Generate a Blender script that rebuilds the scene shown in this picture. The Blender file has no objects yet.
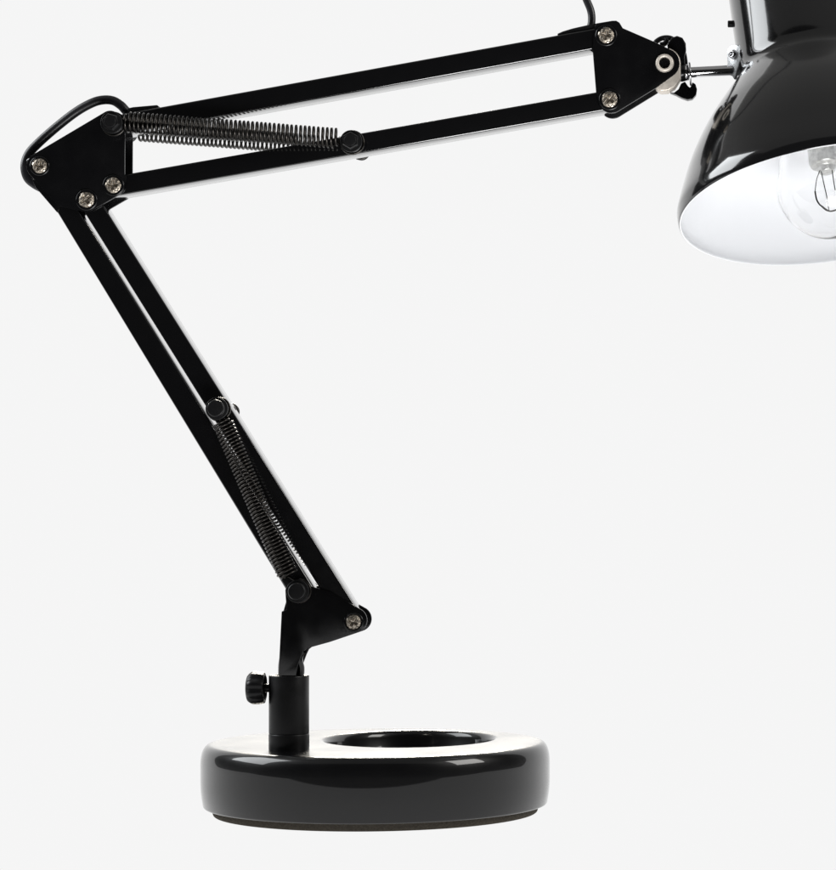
import bpy, bmesh, math, random
from mathutils import Vector, Matrix
PI = math.pi
random.seed(4)
scene = bpy.context.scene
COL = scene.collection

# ------------------------------------------------------------------ measuring
F = 2570.0                 # focal length in photo pixels
PX, PY = 700.0, 515.0      # optical centre of the (cropped) photo
S = 0.00055                # metres per photo pixel in the plane of the arm
D = F * S                  # camera distance from that plane
ZC = 0.1694                # camera height above the table
CX = (PX - 418.0) * S

def P(x, y, Y=0.0):
    """where the photo pixel (x, y) lies at depth Y"""
    k = (D + Y) / F
    return Vector((CX + (x - PX) * k, Y, ZC - (y - PY) * k))

# ------------------------------------------------------------------ materials
def new_mat(name):
    m = bpy.data.materials.new(name); m.use_nodes = True
    nt = m.node_tree
    return m, nt, nt.nodes['Principled BSDF']

def principled(name, color, rough=.4, metal=0., ior=1.5, coat=0., coat_rough=.03, coat_ior=1.5,
               rough_var=0., bump=0., bump_scale=400., scale=60., col_var=0.):
    m, nt, b = new_mat(name)
    b.inputs['Base Color'].default_value = (*color, 1)
    b.inputs['Roughness'].default_value = rough
    b.inputs['Metallic'].default_value = metal
    b.inputs['IOR'].default_value = ior
    b.inputs['Coat Weight'].default_value = coat
    b.inputs['Coat Roughness'].default_value = coat_rough
    b.inputs['Coat IOR'].default_value = coat_ior
    tc = nt.nodes.new('ShaderNodeTexCoord')
    if rough_var or col_var:
        n = nt.nodes.new('ShaderNodeTexNoise'); n.inputs['Scale'].default_value = scale
        n.inputs['Detail'].default_value = 5
        nt.links.new(tc.outputs['Object'], n.inputs['Vector'])
        if rough_var:
            r = nt.nodes.new('ShaderNodeMapRange')
            r.inputs['From Min'].default_value = .3; r.inputs['From Max'].default_value = .7
            r.inputs['To Min'].default_value = max(.01, rough - rough_var); r.inputs['To Max'].default_value = rough + rough_var
            nt.links.new(n.outputs['Fac'], r.inputs['Value']); nt.links.new(r.outputs['Result'], b.inputs['Roughness'])
        if col_var:
            mx = nt.nodes.new('ShaderNodeMix'); mx.data_type = 'RGBA'
            mx.inputs['A'].default_value = (*[c * (1 - col_var) for c in color], 1)
            mx.inputs['B'].default_value = (*[min(1, c * (1 + col_var)) for c in color], 1)
            nt.links.new(n.outputs['Fac'], mx.inputs['Factor']); nt.links.new(mx.outputs['Result'], b.inputs['Base Color'])
    if bump:
        n2 = nt.nodes.new('ShaderNodeTexNoise'); n2.inputs['Scale'].default_value = bump_scale
        n2.inputs['Detail'].default_value = 3
        nt.links.new(tc.outputs['Object'], n2.inputs['Vector'])
        bp = nt.nodes.new('ShaderNodeBump'); bp.inputs['Strength'].default_value = bump
        bp.inputs['Distance'].default_value = .0004
        nt.links.new(n2.outputs['Fac'], bp.inputs['Height']); nt.links.new(bp.outputs['Normal'], b.inputs['Normal'])
        if coat: nt.links.new(bp.outputs['Normal'], b.inputs['Coat Normal'])
    return m

M = {}
M['enamel'] = principled('gloss_black_enamel', (.005, .005, .0055), .32, ior=1.25, coat=1, coat_rough=.03, coat_ior=1.37, rough_var=.05, scale=40, bump=.008, bump_scale=40)
M['shade'] = principled('gloss_black_shade_paint', (.006, .006, .0065), .14, ior=1.42, coat=1, coat_rough=.07, coat_ior=1.45, bump=.055, bump_scale=30, rough_var=.04, scale=35)
M['paint'] = principled('black_powder_paint', (.0035, .0035, .004), .22, ior=1.5, rough_var=.05, scale=90, bump=.02, bump_scale=900)
M['bar'] = principled('black_bar_paint', (.0035, .0035, .004), .16, ior=1.6, coat=1, coat_rough=.03, coat_ior=1.55, rough_var=.03, scale=120)
M['matte'] = principled('matte_black_plastic', (.007, .007, .0075), .36, ior=1.33, rough_var=.06, scale=120, bump=.05, bump_scale=1500)
M['rubber'] = principled('black_cord_rubber', (.010, .010, .012), .38, ior=1.5, rough_var=.05, scale=150)
M['spring'] = principled('dark_spring_steel', (.042, .039, .036), .30, metal=1., rough_var=.08, scale=300)
M['nickel'] = principled('warm_nickel', (.42, .375, .315), .40, metal=1., rough_var=.04, scale=200)
M['chrome'] = principled('bright_chrome', (.82, .82, .84), .12, metal=1., rough_var=.05, scale=400)
M['satin'] = principled('satin_nickel', (.90, .85, .79), .5, metal=1., rough_var=.06, scale=300)
M['lit_nickel'] = principled('nickel_painted_reflection', (.88, .81, .72), .45, metal=.45, rough_var=.08, scale=400, col_var=.06)  # nickel whose white reflections are put into a pale base colour
M['lit_chrome'] = principled('chrome_painted_reflection', (.86, .88, .90), .35, metal=.4, rough_var=.1, scale=500, col_var=.06)  # chrome tab metal, its bright reflection painted in as pale colour
M['mount'] = principled('mottled_bulb_mount', (.62, .62, .60), .35, metal=.7, col_var=.6, scale=350)
M['white'] = principled('white_enamel', (.84, .85, .87), .30, ior=1.5, coat=.3, coat_rough=.1)
M['felt'] = principled('brown_grey_felt', (.06, .053, .043), .95, ior=1.2, bump=.9, bump_scale=1800, col_var=.5, scale=700)
M['ceramic'] = principled('white_ceramic', (.80, .80, .78), .35)
m, nt, b = new_mat('clear_glass')
b.inputs['Base Color'].default_value = (1, 1, 1, 1); b.inputs['Roughness'].default_value = 0
b.inputs['Transmission Weight'].default_value = 1; b.inputs['IOR'].default_value = 1.45
M['glass'] = m
m, nt, b = new_mat('self_lit_white_sweep')
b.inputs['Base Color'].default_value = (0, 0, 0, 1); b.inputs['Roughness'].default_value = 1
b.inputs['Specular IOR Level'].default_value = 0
b.inputs['Emission Color'].default_value = (.915, .915, .915, 1); b.inputs['Emission Strength'].default_value = 1  # glow added to the sweep: one even tone, no shadows on it
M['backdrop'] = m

# ------------------------------------------------------------------ objects
ORIGIN = {}
def obj(name, bm, mats, parent=None, smooth=35, label=None):
    """link a bmesh built in world coordinates as ONE object with its origin in its middle"""
    bmesh.ops.recalc_face_normals(bm, faces=bm.faces[:])
    lo = Vector((min(v.co[i] for v in bm.verts) for i in range(3)))
    hi = Vector((max(v.co[i] for v in bm.verts) for i in range(3)))
    c = (lo + hi) / 2
    bmesh.ops.translate(bm, verts=bm.verts[:], vec=-c)
    me = bpy.data.meshes.new(name); bm.to_mesh(me); bm.free()
    o = bpy.data.objects.new(name, me); COL.objects.link(o)
    for mm in (mats if isinstance(mats, (list, tuple)) else [mats]): me.materials.append(mm)
    if smooth:
        me.polygons.foreach_set('use_smooth', [True] * len(me.polygons))
        if smooth < 180: me.set_sharp_from_angle(angle=math.radians(smooth))
    put(o, c, parent)
    if label: o['label'] = label
    return o

def put(o, world, parent=None):
    ORIGIN[o.name] = world.copy()
    if parent: o.parent = parent; o.location = world - ORIGIN[parent.name]
    else: o.location = world

def copy_part(src, world, parent, scale=None, rot=None):
    o = src.copy(); COL.objects.link(o); put(o, world, parent)
    if scale: o.scale = (scale,) * 3
    if rot is not None: o.rotation_euler = rot
    return o

# ------------------------------------------------------------------ shapes
def bevel_all(bm, w, seg=2, ang=25):
    es = [e for e in bm.edges if len(e.link_faces) == 2 and e.calc_face_angle() > math.radians(ang)]
    bmesh.ops.bevel(bm, geom=es, offset=w, segments=seg, affect='EDGES', profile=.5, clamp_overlap=True)

def prism(pts, Y0, Y1, bev=.0003, seg=2, bm=None, holes=None):
    """outline measured on the photo at depth Y0, extruded back to Y1"""
    b2 = bmesh.new()
    f = [b2.verts.new(P(x, y, Y0)) for x, y in pts]
    r = [b2.verts.new(Vector((v.co.x, Y1, v.co.z))) for v in f]
    n = len(f)
    b2.faces.new(f); b2.faces.new(r[::-1])
    for i in range(n): b2.faces.new((f[i], r[i], r[(i+1) % n], f[(i+1) % n]))
    bmesh.ops.recalc_face_normals(b2, faces=b2.faces[:])
    if bev: bevel_all(b2, bev, seg, 40)
    return join(bm, b2)

def join(bm, b2):
    if bm is None: return b2
    me = bpy.data.meshes.new('tmp'); b2.to_mesh(me); b2.free(); bm.from_mesh(me); bpy.data.meshes.remove(me)
    return bm

def arc(cx, cy, r, a0, a1, n=10):
    return [(cx + r*math.cos(math.radians(a0 + (a1-a0)*i/n)), cy - r*math.sin(math.radians(a0 + (a1-a0)*i/n))) for i in range(n+1)]

def hull(pts):
    pts = sorted(set((round(x, 3), round(y, 3)) for x, y in pts))
    def half(ps):
        h = []
        for p in ps:
            while len(h) > 1 and (h[-1][0]-h[-2][0])*(p[1]-h[-2][1]) - (h[-1][1]-h[-2][1])*(p[0]-h[-2][0]) <= 0: h.pop()
            h.append(p)
        return h
    a, b_ = half(pts), half(pts[::-1])
    return a[:-1] + b_[:-1]

def frame_of(ax):
    ax = Vector(ax).normalized()
    u = ax.orthogonal().normalized() if abs(ax.z) > .99 else Vector((0, 0, 1)).cross(ax).normalized()
    return ax, u, ax.cross(u)

def lathe(prof, origin, axis=(0, 0, 1), n=64, bm=None, rfun=None, closed=False):
    """prof: list of (radius, height); rings of radius 0 become poles"""
    b2 = bmesh.new(); ax, u, v = frame_of(axis); rings = []
    for r, h in prof:
        if r < 1e-7: rings.append([b2.verts.new(origin + ax*h)])
        else:
            ring = []
            for i in range(n):
                a = 2*PI*i/n; rr = r * (rfun(a) if rfun else 1)
                ring.append(b2.verts.new(origin + ax*h + (u*math.cos(a) + v*math.sin(a))*rr))
            rings.append(ring)
    m_ = len(rings)
    for k in range(m_ if closed else m_-1):
        A, B = rings[k], rings[(k+1) % m_]
        for i in range(n):
            j = (i+1) % n
            if len(A) == 1 and len(B) == 1: continue
            if len(A) == 1: b2.faces.new((A[0], B[i], B[j]))
            elif len(B) == 1: b2.faces.new((A[i], A[j], B[0]))
            else: b2.faces.new((A[i], A[j], B[j], B[i]))
    return join(bm, b2)

def rounded(prof, r, seg=4):
    """round the inner corners of a profile; a corner may carry its own radius as third value"""
    out = []
    for i, p in enumerate(prof):
        rr = p[2] if len(p) > 2 else r
        if i in (0, len(prof)-1) or rr <= 0: out.append((p[0], p[1])); continue
        a, b_, c = Vector(prof[i-1][:2]), Vector(p[:2]), Vector(prof[i+1][:2])
        d0, d1 = (a-b_), (c-b_)
        t = min(rr, d0.length*.49, d1.length*.49)
        p0, p1 = b_ + d0.normalized()*t, b_ + d1.normalized()*t
        for k in range(seg+1):
            s = k/seg; q = p0*(1-s)**2 + b_*2*s*(1-s) + p1*s*s
            out.append((q.x, q.y))
    return out

def spline(pts, n=8):
    pts = [Vector(p) for p in pts]; out = []
    for i in range(len(pts)-1):
        p0, p1, p2, p3 = pts[max(i-1, 0)], pts[i], pts[i+1], pts[min(i+2, len(pts)-1)]
        for k in range(n):
            t = k/n
            out.append(.5*((2*p1) + (p2-p0)*t + (2*p0-5*p1+4*p2-p3)*t*t + (3*p1-p0-3*p2+p3)*t**3))
    return out + [pts[-1]]

def tube(path, r, n=12, bm=None, closed=False):
    b2 = bmesh.new(); path = [Vector(p) for p in path]; rings = []
    T0 = (path[1]-path[0]).normalized(); N = T0.orthogonal().normalized(); L = len(path)
    for i, p in enumerate(path):
        if closed: T = (path[(i+1) % L] - path[i-1]).normalized()
        else: T = (path[min(i+1, L-1)] - path[max(i-1, 0)]).normalized()
        N = (N - T*N.dot(T)).normalized(); B = T.cross(N)
        rr = r(i/(L-1)) if callable(r) else r
        rings.append([b2.verts.new(p + (N*math.cos(2*PI*k/n) + B*math.sin(2*PI*k/n))*rr) for k in range(n)])
    for i in range(L if closed else L-1):
        A, B_ = rings[i], rings[(i+1) % L]
        for k in range(n): b2.faces.new((A[k], A[(k+1) % n], B_[(k+1) % n], B_[k]))
    if not closed: b2.faces.new(rings[0][::-1]); b2.faces.new(rings[-1])
    return join(bm, b2)

# ------------------------------------------------------------------ the setting
bm = bmesh.new()
prof = [(-.30, 0)] + [(1.0 + .5*math.sin(a), .5 - .5*math.cos(a)) for a in [i*PI/2/16 for i in range(17)]] + [(1.5, 2.2)]
rows = [[bm.verts.new((x, y, z)) for y, z in prof] for x in (-2.2, 2.2)]
for i in range(len(prof)-1): bm.faces.new((rows[0][i], rows[1][i], rows[1][i+1], rows[0][i+1]))
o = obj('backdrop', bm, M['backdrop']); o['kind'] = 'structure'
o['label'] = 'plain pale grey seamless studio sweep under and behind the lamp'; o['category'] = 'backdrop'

# ------------------------------------------------------------------ the lamp
base_c = P(376.5, 812, .052); base_c.z = 0
lamp = bpy.data.objects.new('desk_lamp', None); COL.objects.link(lamp); put(lamp, base_c)
lamp.empty_display_size = .05
lamp['label'] = 'glossy black swing arm desk lamp with ring shaped base and bell shade'; lamp['category'] = 'desk lamp'

# base ring with a dished hole
R = .0987
def quad(a, b_, c, n=10):
    a, b_, c = Vector(a), Vector(b_), Vector(c)
    return [tuple(a*(1-t)**2 + b_*2*t*(1-t) + c*t*t) for t in [k/n for k in range(n+1)]]
ZT = .0402
prof = ([(.0410, .0050), (R-.0040, .0046)] + quad((R-.0024, .0046), (R-.0016, .0047), (R-.0013, .0058), 4) + quad((R-.0006, .0105), (R, .0150), (R, .0200), 6)
        + quad((R, .0285), (R-.0002, ZT-.0004), (R-.0058, ZT), 14) + [(R-.0080, ZT+.0001), (.0525, ZT+.0002)]
        + quad((.0508, ZT+.0001), (.0482, ZT-.0002), (.0477, ZT-.0040), 10) + quad((.0471, .0300), (.0470, .0290), (.0455, .0289), 3) + quad((.0425, .0288), (.0417, .0287), (.0415, .0270), 4) + [(.0407, .0060)])
bb = lathe(prof, base_c, n=288, closed=True)
for v in bb.verts:                      # the hole lies off centre, away from the post
    if (v.co - base_c).xy.length < .0570: v.co = Vector((v.co.x + .0166, base_c.y + (v.co.y - base_c.y)*1.18 + .0205, v.co.z))
base = obj('base', bb, M['enamel'], lamp, smooth=60)
pad = lathe(rounded([(0, 0), (.0915, 0, .0008), (.0928, .0044, .0002), (0, .0062)], .0005, 3), base_c, n=160)
obj('felt_pad', pad, M['felt'], base, smooth=50)

# post that stands on the ring
post_c = P(289, 750, 0); zt = P(289, 675, 0).z; zb = .0395
zs = P(289, 733.5, 0).z
pr = [(.0080, zb), (.0111, zb, .0003), (.0111, zs-.0003, .0003), (.0107, zs, .0001), (.0110, zs+.0003, .0003), (.0110, zt, .0007), (.0078, zt, .0004), (.0078, zt-.02)]
post = obj('post', lathe(rounded(pr, .0003, 3), Vector((post_c.x, 0, 0)), n=64), M['matte'], lamp, smooth=40)

# clamp knob with its threaded stem, cupped on the side of the post
kc = P(257, 688, 0)
x0, x1 = P(246.5, 688).x, P(266, 688).x
ax = (1, 0, 0)
Rk = .0092
prof = [(0, 0), (Rk*.55, .0001), (Rk*.82, .0008, .001), (Rk, .0030, .0015), (Rk, .0070, .001), (Rk*.93, .0100, .0008), (Rk*.78, .0104, .0006), (Rk*.62, .0062, .001), (.0032, .0050, .0008), (.0030, .0080)]
kn = lathe(rounded(prof, .0006, 3), Vector((x0, 0, kc.z)), ax, n=96, rfun=None)
for v in kn.verts:
    d = Vector((0, v.co.y, v.co.z - kc.z)); r = d.length
    if r > Rk*.7:
        a = math.atan2(d.z, d.y); k = 1 - .085*abs(math.sin(4.5*a))**3 * min(1, (r - Rk*.7)/(Rk*.2))
        v.co.y = d.y*k; v.co.z = kc.z + d.z*k
knob = obj('clamp_knob', kn, M['matte'], lamp, smooth=45)
obj('threaded_stem', lathe([(0, 0), (.0024, 0), (.0024, .014), (0, .014)], Vector((x0+.004, 0, kc.z)), ax, n=20), M['matte'], knob)

YF0, YF1 = -.0104, -.0089       # front side plate
def bracket(pts, name, extra=None, bev=.00035):
    b2 = prism(pts, YF0, YF1, bev)
    c = bmesh.new(); me = bpy.data.meshes.new('t'); b2.to_mesh(me); c.from_mesh(me); bpy.data.meshes.remove(me)
    for v in c.verts: v.co.y = -v.co.y
    bmesh.ops.reverse_faces(c, faces=c.faces[:])
    b2 = join(b2, c)
    return b2

# pan head cross screw, built once
def cross_screw():
    b2 = bmesh.new(); NR, NA = 30, 96; R_ = .0043; rings = []
    def h(r, a):
        x, y = r*math.cos(a), r*math.sin(a)
        t = r / R_
        z = .0016*math.sqrt(max(0, 1 - t**2.6)) + .0002
        w = .0007; L = .0027
        inside = max(min(1, (w - abs(x))/.0005 + .5) * min(1, (L - abs(y))/.0003), min(1, (w - abs(y))/.0005 + .5) * min(1, (L - abs(x))/.0003))
        if inside > 0: z -= .0019*max(0, min(1, inside))*(1 - .4*r/L)
        return -z
    for k in range(1, NR+1):
        r = R_*(k/NR)
        rings.append([b2.verts.new((r*math.cos(2*PI*i/NA), h(r, 2*PI*i/NA), r*math.sin(2*PI*i/NA))) for i in range(NA)])
    c0 = b2.verts.new((0, h(0, 0), 0))
    for i in range(NA): b2.faces.new((c0, rings[0][i], rings[0][(i+1) % NA]))
    for k in range(NR-1):
        for i in range(NA): b2.faces.new((rings[k][i], rings[k+1][i], rings[k+1][(i+1) % NA], rings[k][(i+1) % NA]))
    skirt = [b2.verts.new((v.co.x, .0004, v.co.z)) for v in rings[-1]]
    for i in range(NA): b2.faces.new((rings[-1][i], skirt[i], skirt[(i+1) % NA], rings[-1][(i+1) % NA]))
    return b2
def washer_bm(r0, r1, t, c):
    return lathe(rounded([(r0, 0), (r1, 0, t*.3), (r1-.0002, t, t*.5), (r0+.0004, t, t*.3), (r0, t*.3)], .0002, 3), c, (0, -1, 0), n=40, closed=True)
SCREW = []
def screw(x, y, parent, rpx=8.0, rot=0., washer=True):
    c = P(x, y, YF0)
    if washer:
        w = obj('screw_washer', washer_bm(.0040, rpx*S*1.32, .0009, c), M['paint'], parent, smooth=30)
    if not SCREW:
        bm_ = cross_screw(); bmesh.ops.translate(bm_, verts=bm_.verts[:], vec=c + Vector((0, -.0006, 0)))
        o_ = obj('screw', bm_, M['nickel'], parent, smooth=180); SCREW.append((o_, ORIGIN[o_.name] - c))
    else:
        o_ = copy_part(SCREW[0][0], c + SCREW[0][1], parent)
    s = rpx*S/.0043
    o_.scale = (s, 1, s); o_.rotation_euler = (0, rot, 0)
    return o_

# hex headed bolt that carries the ends of the springs, front and rear heads
YB = -.0240
def spring_bolt(x, y, parent, r=9.5, name='spring_bolt', rot=.2, hexed=True):
    c = P(x, y, YB); c.y = 0
    Rh = r*S
    b2 = lathe([(0, -.0245), (.0030, -.0245), (.0030, .0245), (0, .0245)], c, (0, 1, 0), n=24)
    for sg in (-1, 1):
        ax_ = (0, sg, 0)
        if sg > 0: Rh *= .76
        if hexed:
            h = lathe([(0, .0257), (Rh*.80, .0257), (Rh*.86, .0252), (Rh*.90, .0244), (Rh*.90, .0222), (0, .0222)], c, ax_, n=6)
            bevel_all(h, .0003, 2, 20)
            rt = Matrix.Rotation(rot, 4, 'Y')
            bmesh.ops.rotate(h, verts=h.verts[:], cent=c, matrix=rt)
            b2 = join(b2, h)
            b2 = lathe(rounded([(0, .0262), (Rh*.58, .0262, .0003), (Rh*.64, .0255), (0, .0253)], .0002, 2), c, ax_, n=36, bm=b2)
        else:
            b2 = lathe(rounded([(0, .0262), (Rh*.80, .0262, .0005), (Rh*.88, .0250, .0004), (Rh*.88, .0222), (0, .0222)], .0003, 3), c, ax_, n=40, bm=b2)
        b2 = lathe(rounded([(0, .0222), (Rh*1.13, .0222, .0003), (Rh*1.13, .0208, .0003), (0, .0208)], .0003, 3), c, ax_, n=40, bm=b2)
        b2 = lathe([(.0028, .0208), (.0044, .0208), (.0044, .0100), (.0028, .0100)], c, ax_, n=24, bm=b2)
    return obj(name, b2, M['matte'], parent, smooth=35)

# ---- bracket on the post
stem_x = 291
pts = ([(281.5, 611.5), (286.5, 609.5)] + [(285.5, 597)] + arc(296, 592, 11, 170, 45, 8) + [(330, 592)] + arc(354.3, 620.3, 12.8, 66, -75, 12)
       + [(330, 642)] + [(312, 647.0), (307, 648.4), (303.6, 651.0), (301.2, 656), (297.5, 666), (296, 675.6), (278.3, 675.6)])
br = bracket(pts, 'x')
# the tongues are pressed together round the stem: a half round sleeve and a bent lip
cz0, cz1 = P(0, 684, 0).z, P(0, 662, 0).z
sx = P(291, 670, 0).x
br = lathe(rounded([(0, cz0-.012), (.0070, cz0-.012, .0005), (.0070, cz1-.001, .003), (.0060, cz1+.004, .002), (.0030, cz1+.009, .002), (0, cz1+.010)], .001, 4), Vector((sx, 0, 0)), n=40, bm=br)
br = tube(spline([P(300.8, 677, -.0050), P(301.2, 668, -.0055), P(299.6, 661, -.0068), P(300.0, 656, -.0080), P(303.0, 651, -.0088)], 6), .0018, 10, bm=br)
br = prism([(287, 598), (292, 598), (292, 680), (281, 680), (283, 612)], -.0089, .0089, .0004, bm=br)
base_br = obj('base_bracket', br, M['paint'], lamp, smooth=30)
screw(353.6, 622, base_br, 7.6, .5)
spring_bolt(297, 591.5, base_br, 10, rot=.1, hexed=False)

# ---- elbow bracket
pts = hull(arc(39.8, 166, 13.5, 60, 250) + arc(110, 121.5, 11, 150, 60) + arc(115, 131, 9.8, 60, 0) + arc(113.3, 185.2, 11.3, 0, -80) + arc(86.7, 200, 11.8, -40, -160)
           + [(57.5, 206)])
eb = bracket(pts, 'x')
eb = prism([(31.5, 178), (35.5, 187.5), (57, 212.5), (60, 208), (40, 184)], -.0089, .0089, .0003, bm=eb)
elbow = obj('elbow_bracket', eb, M['paint'], lamp, smooth=30)
screw(39.8, 166, elbow, 7.6, .3); screw(86.7, 199.9, elbow, 8.2, 1.0); screw(113.5, 185.4, elbow, 8.2, .1)
spring_bolt(110.5, 122, elbow, 9.6, rot=.25)

# ---- bracket at the head
pts = ([(592.6, 50), (594.3, 27.5)] + [(596.5, 23.2), (612, 20.6)] + [(616.3, 20.5), (619.5, 22.5), (622.8, 28.0)] + [(654.5, 41.7)]
       + arc(664.8, 63.2, 14.8, 58, -50, 12) + [(656, 88)] + arc(611.5, 99.8, 13.3, -52, -170, 12) + [(596.0, 92.5)])
hb = bracket(pts, 'x')
head = obj('head_bracket', hb, M['paint'], lamp, smooth=30)
screw(606.2, 35.5, head, 8.3, .25); screw(609.7, 99.6, head, 8.3, .7)
c = P(664.7, 63.2, YF0)
rv = lathe(rounded([(.0030, .0006), (.0032, .0022, .0006), (.0046, .0022, .0009), (.0051, .0004, .0004), (.0050, -.0004)], .0004, 4), c, (0, -1, 0), n=40)
rv = lathe([(0, -.0015), (.0032, -.0015), (.0032, .0010)], c, (0, -1, 0), n=40, bm=rv)
obj('rivet', rv, M['lit_nickel'], head, smooth=50)

# ---- arm bars
YA = -.0086
def bar(pts, n0='arm_bar'):
    return obj(n0, prism(pts, YA, -YA, .0008, 3), M['bar'], lamp, smooth=30)
ul = lambda x: 38.3 + .181*(540-x)
ul2 = lambda x: 58.8 + .180*(540-x)
ll = lambda x: 101.9 + .1745*(540-x)
ll2 = lambda x: 121.8 + .1745*(540-x)
top_bar = bar([(104, ul(104)), (612, ul(612)), (612, ul2(612)), (104, ul2(104))])
low_bar = bar([(106, ll(106)), (616, ll(616)), (616, ll2(616)), (106, ll2(106))])
a1 = lambda y: 80.5 + .606*(y-250.7); a2 = lambda y: 103.6 + .6222*(y-250.7)
b1 = lambda y: 108.3 + .6256*(y-250.7); b2_ = lambda y: 131.7 + .629*(y-250.7)
left_bar = bar([(a1(160)-0, 160), (a2(150), 150), (a2(592), 592), (a1(604), 604)])
right_bar = bar([(b1(200), 200), (b2_(188), 188), (b2_(618), 618), (b1(632), 632)])
# cord covers on top of the upper bar
ck = prism([(127.5, 108.2), (133, 107.0), (157.0, 104.9), (158.4, 106.0), (158.4, 109.5), (127.5, 115.2)], -.0062, .0062, .0003)
obj('cable_clip', ck, M['matte'], top_bar)
ck = prism([(557.5, 33.6), (563, 31.2), (573, 28.2), (594.5, 23.4), (597, 23.4), (597, 32), (557.5, 38.5)], -.0070, .0070, .0003)
obj('cable_clip', ck, M['matte'], top_bar)
spring_bolt(350.5, 140.5, low_bar, 9.6, rot=.55)
spring_bolt(216, 408.5, right_bar, 9.8, rot=.1, hexed=False)

# ---- tension springs, one in front of the arm and one behind it
YS = -.0165
def tension_spring(pa, pb, bolt_a, bolt_b, turns, Rc, wr=.00070, side=1):
    a, b_ = P(*pa, YS), P(*pb, YS); ca, cb = P(*bolt_a, YB), P(*bolt_b, YB)
    for q in (a, b_, ca, cb): q.y = YS * side
    ax_, u, v = frame_of(b_ - a); L = (b_ - a).length; n = turns*18
    path = []
    def ring(cen, toward, flip):
        d = (toward - cen).normalized(); e = Vector((0, 1, 0)).cross(d); rr = .0061 if side > 0 else .0044
        return [cen + (d*math.cos(t) + e*math.sin(t))*rr for t in [math.radians(15 + 330*i/24) for i in range(25)]]
    hk = ring(ca, a, 1)[::-1] if side > 0 else ring(ca, a, 1)
    coil = [a + ax_*(L*(i/n + 0.003*math.sin(2*PI*i/n) + .0008*math.sin(i*.071))) + (u*math.cos(2*PI*i/18) + v*math.sin(2*PI*i/18))*Rc*(min(1, .45 + i/16) if i < 16 else min(1, .45 + (n-i)/16) if n-i < 16 else 1) for i in range(n+1)]
    hk2 = ring(cb, b_, 1)
    b2 = tube(hk + coil + hk2, wr, 6)
    return obj('tension_spring', b2, M['spring'], lamp, smooth=180)
for sd in (1, -1):
    tension_spring((124.5, 122.0), (339, 138.6), (110.5, 122), (350.5, 140.5), 49, .0052, side=sd)
    tension_spring((222.0, 421), (288.5, 576.5), (216, 408.5), (297, 591.5), 46, .0052, side=sd)

# ---- power cord: round the elbow, and from the head up to the shade
cord = tube(spline([P(150, 112, 0), P(134, 113, 0), P(127, 111.5, -.001), P(121, 105.5, -.002), P(113, 100.7, -.002), P(103, 100.0, -.002), P(92, 103.0, -.002),
                    P(76, 112.0, -.001), P(56, 127.5, 0), P(38, 143.5, 0), P(28.5, 154.5, 0), P(25.0, 166.0, 0), P(27.5, 177.5, 0), P(35, 184.5, 0), P(46, 190.0, 0)], 8), .0025, 14)
obj('power_cord', cord, M['rubber'], lamp, smooth=180)
cord = tube(spline([P(578, 40, 0), P(586, 34, 0), P(590.5, 27, 0), P(591.8, 19.0, 0), P(590.6, 10.0, 0), P(586, -1.5, 0), P(582, -14, 0), P(583, -50, 0), P(610, -95, .004),
                    P(680, -130, .01), P(745, -138, .02), P(775, -120, .03), P(786, -96, .03)], 8), .00215, 14)
obj('power_cord', cord, M['rubber'], lamp, smooth=180)


# ---- swivel between bracket and shade
lug = prism(hull(arc(664.7, 63.2, 16.0, 75, -30, 12) + [(681, 78), (675, 87), (668, 91.0), (660, 91.5), (656, 88), (650, 72)]), -.0086, .0030, .0010, 3)
ra, rb = P(676, 73.2, -.002), P(733, 70.3, -.002)
axr = (rb - ra).normalized(); Lr = (rb-ra).length
swivel = obj('swivel_joint', lug, M['lit_nickel'], lamp, smooth=40)
rod = lathe(rounded([(0, 0), (.0030, 0), (.0030, Lr), (0, Lr)], .0003, 3), ra, axr, n=32)
obj('swivel_rod', rod, M['chrome'], swivel)
wc = P(685, 72.7, -.002)
w = lathe(rounded([(.0024, 0), (.0046, 0, .0004), (.0046, .0013, .0004), (.0026, .0013)], .0003, 3), wc, axr, n=36)
w = lathe(rounded([(.0024, .0026), (.0066, .0026, .0004), (.0066, .0036, .0004), (.0026, .0036)], .0003, 3), P(684.5, 74.2, -.002), axr, n=36, bm=w)
obj('rod_washer', w, M['chrome'], swivel, smooth=35)
# wing nut: a hub and two curled wings
wn = lathe(rounded([(.0024, -.002), (.0050, -.002, .0005), (.0042, .0026, .0005), (.0026, .0026)], .0003, 3), P(684, 72.8, -.002), axr, n=32)
wn = prism([(679, 66), (677, 58), (668, 50), (667, 44), (671.5, 37.5), (677, 35.5), (682.5, 37.5), (685.8, 43), (686.2, 50), (684.5, 57), (685.2, 66)], -.0035, .0015, .0009, 3, bm=wn)
wn = prism([(670, 92.3), (674, 92.6), (678.5, 89), (681, 83.5), (685, 81.5), (688.0, 86), (690, 87.6), (691.3, 85.5), (692.5, 82.2), (695.5, 84), (697, 89), (696.2, 94.5), (692.5, 98.6), (687.5, 99.6), (681.5, 97.5), (676, 94.6)], -.0040, .0020, .0009, 3, bm=wn)
wing = obj('wing_nut', wn, M['paint'], swivel, smooth=40)
cl = tube(spline([P(654, 45, .002), P(657, 41, .002), P(663, 38, .002), P(670.5, 38.2, .002), P(678, 43, .002), P(683, 51, .002), P(685, 60, .002), P(685.5, 68, .002)], 6), .0014, 10)
cl = tube(spline([P(660, 45, .002), P(665, 43.5, .002), P(667, 39, .002)], 4), .0015, 10, bm=cl)
obj('cable_loop', cl, M['rubber'], swivel, smooth=180)

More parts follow.
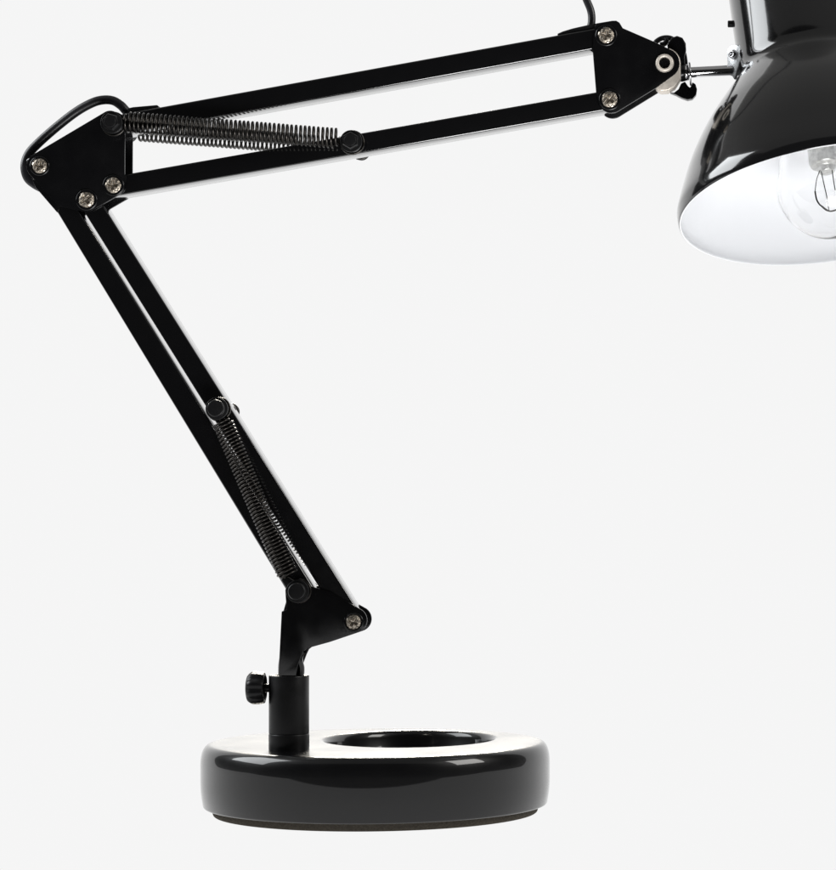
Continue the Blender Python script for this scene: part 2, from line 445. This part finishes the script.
# ---- shade
d = Vector(((832-PX)/F, 1, -(207-PY)/F)).normalized()
u0 = Vector((-math.sin(math.radians(8.6)), 0, math.cos(math.radians(8.6))))
u0 = (u0 - d*u0.dot(d)).normalized()
el = math.radians(21.8)
AX = (d*math.sin(el) + u0*math.cos(el)).normalized()
YR = -.022
rim = P(832, 207, YR); q = (D + YR)/F
outer = [(153.6, 0), (154.6, 1.2), (155.2, 6), (155.0, 13), (151.6, 23), (146.0, 37), (140.0, 52), (133.0, 67), (123.5, 84), (112.0, 102), (100.5, 117), (90.0, 130), (82.0, 139.5),
         (76.0, 147), (73.2, 152.5), (72.5, 158), (73.0, 166), (73.0, 270), (71.5, 279), (66, 285), (20, 288), (19, 300), (8, 302), (0, 302)]
inner = [(r - 2.0 if r > 30 else r, h) for r, h in outer[1:-6]]
def fine(pr, it=2):
    pr = [Vector(p) for p in pr]
    for _ in range(it):
        out = [pr[0]]
        for i in range(len(pr)-1):
            a, b_ = pr[i], pr[i+1]
            if (b_-a).length > 40: out += [a.lerp(b_, .1), a.lerp(b_, .9)] if i else [a.lerp(b_, .9)]
            else: out += [a.lerp(b_, .25), a.lerp(b_, .75)]
        out.append(pr[-1]); pr = out
    return [(p.x, p.y) for p in pr]
o_ = [(r*q, h*q) for r, h in fine(outer)]
inn = [(152.6, .2)] + fine([(152.3, 1.5)] + [p for p in inner[1:]] + [(62, 276), (0, 277)])
i_ = [(r*q, h*q) for r, h in inn]
sb = lathe(o_, rim, AX, n=160)
ns = len(sb.faces)
sb2 = lathe([o_[0]] + i_, rim, AX, n=160)
for f in sb2.faces: f.material_index = 1
sb = join(sb, sb2)
sb.faces.ensure_lookup_table()
bmesh.ops.remove_doubles(sb, verts=sb.verts[:], dist=1e-6)
def AXY(py):
    t = (py - 207)*q/.92; return rim.y - AX.y*t
shade = obj('lamp_shade', sb, [M['shade'], M['white']], lamp, smooth=60)
c = P(728.0, 24.0, AXY(24))
obj('switch_nub', lathe(rounded([(0, -.0002), (.0019, -.0002, .0006), (.0019, .0036), (0, .0036)], .0003, 3), c, (1, 0, 0), n=20), M['matte'], shade)
# hinge tab screwed to the neck of the shade
tab = prism(arc(735.4, 51.5, 6.9, 5, 172, 12) + [(729.0, 64), (729.0, 74.5), (733.5, 75.5), (735.6, 79.5), (738.2, 72), (741.5, 62)], -.0045, -.0020, .0004, 2)
tab = prism([(733, 50), (743, 50), (743, 76), (735, 76)], -.0022, .006, .0005, 2, bm=tab)
hp = P(735, 60, -.003)                   # the tab is bent round towards the left of the neck
for v in tab.verts:
    e = v.co - hp; e.x *= 1.25
    v.co = hp + Matrix.Rotation(math.radians(-38), 3, 'Z') @ e
hinge = obj('hinge_tab', tab, M['lit_chrome'], swivel, smooth=35)
hd = Matrix.Rotation(math.radians(-38), 3, 'Z') @ Vector((0, -1, 0))
c = P(734.6, 54.6, -.003) + hd*.0015
hs = lathe(rounded([(0, .0002), (.0011, .0002, .0002), (.0013, .0018, .0003), (.0023, .0016, .0005), (.0027, -.0002)], .0003, 3), c, hd, n=32)

obj('hinge_screw', hs, M['chrome'], swivel, smooth=50)

# ---- bulb in the shade
def A(r, h): return (r, h)
bc = rim + AX*.0118
RB = 52.3*q
gp = [(0, -RB)] + [(RB*math.sin(t), -RB*math.cos(t)) for t in [math.radians(6*i) for i in range(1, 20)]]
gp += [(RB*.88, .0185), (RB*.78, .0250), (RB*.66, .0325), (RB*.55, .0410), (.0135, .0500), (.0133, .056), (.0133, .060)]
gin = [(max(0, r - .0006 if r > 0 else 0), h + (.0006 if h < -RB*.6 else 0)) for r, h in gp]
gl = lathe(gp + gin[::-1], bc, AX, n=72)
bulb = obj('light_bulb', gl, M['glass'], lamp, smooth=180)
cap = lathe(rounded([(.0120, .052), (.0137, .054, .0006), (.0137, .078), (.008, .083), (0, .084)], .0006, 3), bc, AX, n=40)
obj('bulb_cap', cap, M['nickel'], bulb)
soc = lathe(rounded([(.0145, .060), (.0190, .060, .001), (.0200, .090, .002), (.0140, .110), (0, .115)], .001, 3), bc, AX, n=48)
obj('bulb_socket', soc, M['ceramic'], lamp)
# glass mount, pinch and lead wires
axu, uu, vv = frame_of(AX)
def B(px_, py_, off=0.):
    """pixel -> point on the plane through the bulb axis facing the viewer"""
    n_ = Vector((0, -1, 0)); k = (bc - Vector((CX, -D, ZC))).dot(n_)
    r_ = Vector(((px_-PX)/F, 1, -(py_-PY)/F)); t = k / r_.dot(n_)
    return Vector((CX, -D, ZC)) + r_*(t + off)
mt = lathe(rounded([(.0118, .052), (.0092, .034, .003), (.0085, .022, .002), (.0090, .015, .001), (.0082, .0125, .001), (.0050, .0118, .001), (.0044, .0085, .0008), (0, .0082)], .002, 4), bc, AX, n=32)
obj('glass_mount', mt, M['mount'], bulb, smooth=60)
fl = tube(spline([B(820.5, 168), B(823.5, 182), B(826, 193), B(827.5, 200)], 5), .00028, 6)
fl = tube(spline([B(831.5, 166), B(833.5, 180), B(835.2, 190)], 5), .00028, 6, bm=fl)
fl = tube(spline([B(815.0, 191), B(816.5, 199), B(820, 206), B(826, 210), B(832, 211), B(839, 208), B(843, 200), B(844, 190)], 6), .00045, 6, bm=fl)
fl = tube(spline([B(827.5, 200), B(829, 211)], 3), .00022, 6, bm=fl)
fl = tube(spline([B(843, 168), B(843.6, 180), B(844, 190)], 5), .00028, 6, bm=fl)
fl = tube(spline([B(815.0, 191), B(817, 178), B(822, 166)], 5), .00024, 6, bm=fl)
obj('filament', fl, M['spring'], bulb, smooth=180)

# ------------------------------------------------------------------ light
def area(name, loc, target, sx, sy, power, color=(1, 1, 1)):
    L = bpy.data.lights.new(name, 'AREA'); L.shape = 'RECTANGLE'; L.size = sx; L.size_y = sy; L.energy = power; L.color = color
    o_ = bpy.data.objects.new(name, L); COL.objects.link(o_); o_.location = loc
    o_.rotation_euler = (Vector(target) - Vector(loc)).to_track_quat('-Z', 'Y').to_euler()
    return o_
tgt = (0, 0, .2)
area('softbox_lamp', (-1.5, 0, 1.05), tgt, 1.0, 1.0, 26, (.95, .98, 1))
area('softbox_lamp', (1.55, -.45, 1.0), tgt, .7, .7, 16, (1, .98, .95))
area('overhead_lamp', (0, -.15, 1.9), (0, 0, .2), 4.6, 3.2, 9.5, (1, .99, .97))
area('base_sheen_fill', (-.12, 1.1, .8), (-.03, .05, .04), .7, .2, 2.0, (1, .94, .83)).data.spread = math.radians(25)  # added narrow fill from behind, gives the base top its pale sheen
area('added_shade_fill', (.45, -.95, -.50), (.09, -.02, .33), .8, .5, 21, (1, 1, 1))  # added low fill, there only to brighten the inside of the shade

w = bpy.data.worlds.new('World'); scene.world = w; w.use_nodes = True
bg = w.node_tree.nodes['Background']; bg.inputs['Color'].default_value = (1, .98, .95, 1); bg.inputs['Strength'].default_value = .015

# ------------------------------------------------------------------ camera
cam = bpy.data.cameras.new('camera'); co = bpy.data.objects.new('camera', cam); COL.objects.link(co)
co.location = (CX, -D, ZC); co.rotation_euler = (PI/2, 0, 0)
cam.sensor_fit = 'VERTICAL'; cam.sensor_height = 24; cam.lens = F/870*24
cam.shift_x = (418 - PX)/870; cam.shift_y = (PY - 435)/870
cam.clip_start = .01; cam.clip_end = 50
scene.camera = co

scene.view_settings.view_transform = 'Standard'; scene.view_settings.look = 'None'
scene.view_settings.exposure = 0; scene.view_settings.gamma = 1
scene.cycles.use_denoising = True
scene.cycles.max_bounces = 14; scene.cycles.transmission_bounces = 12; scene.cycles.glossy_bounces = 8
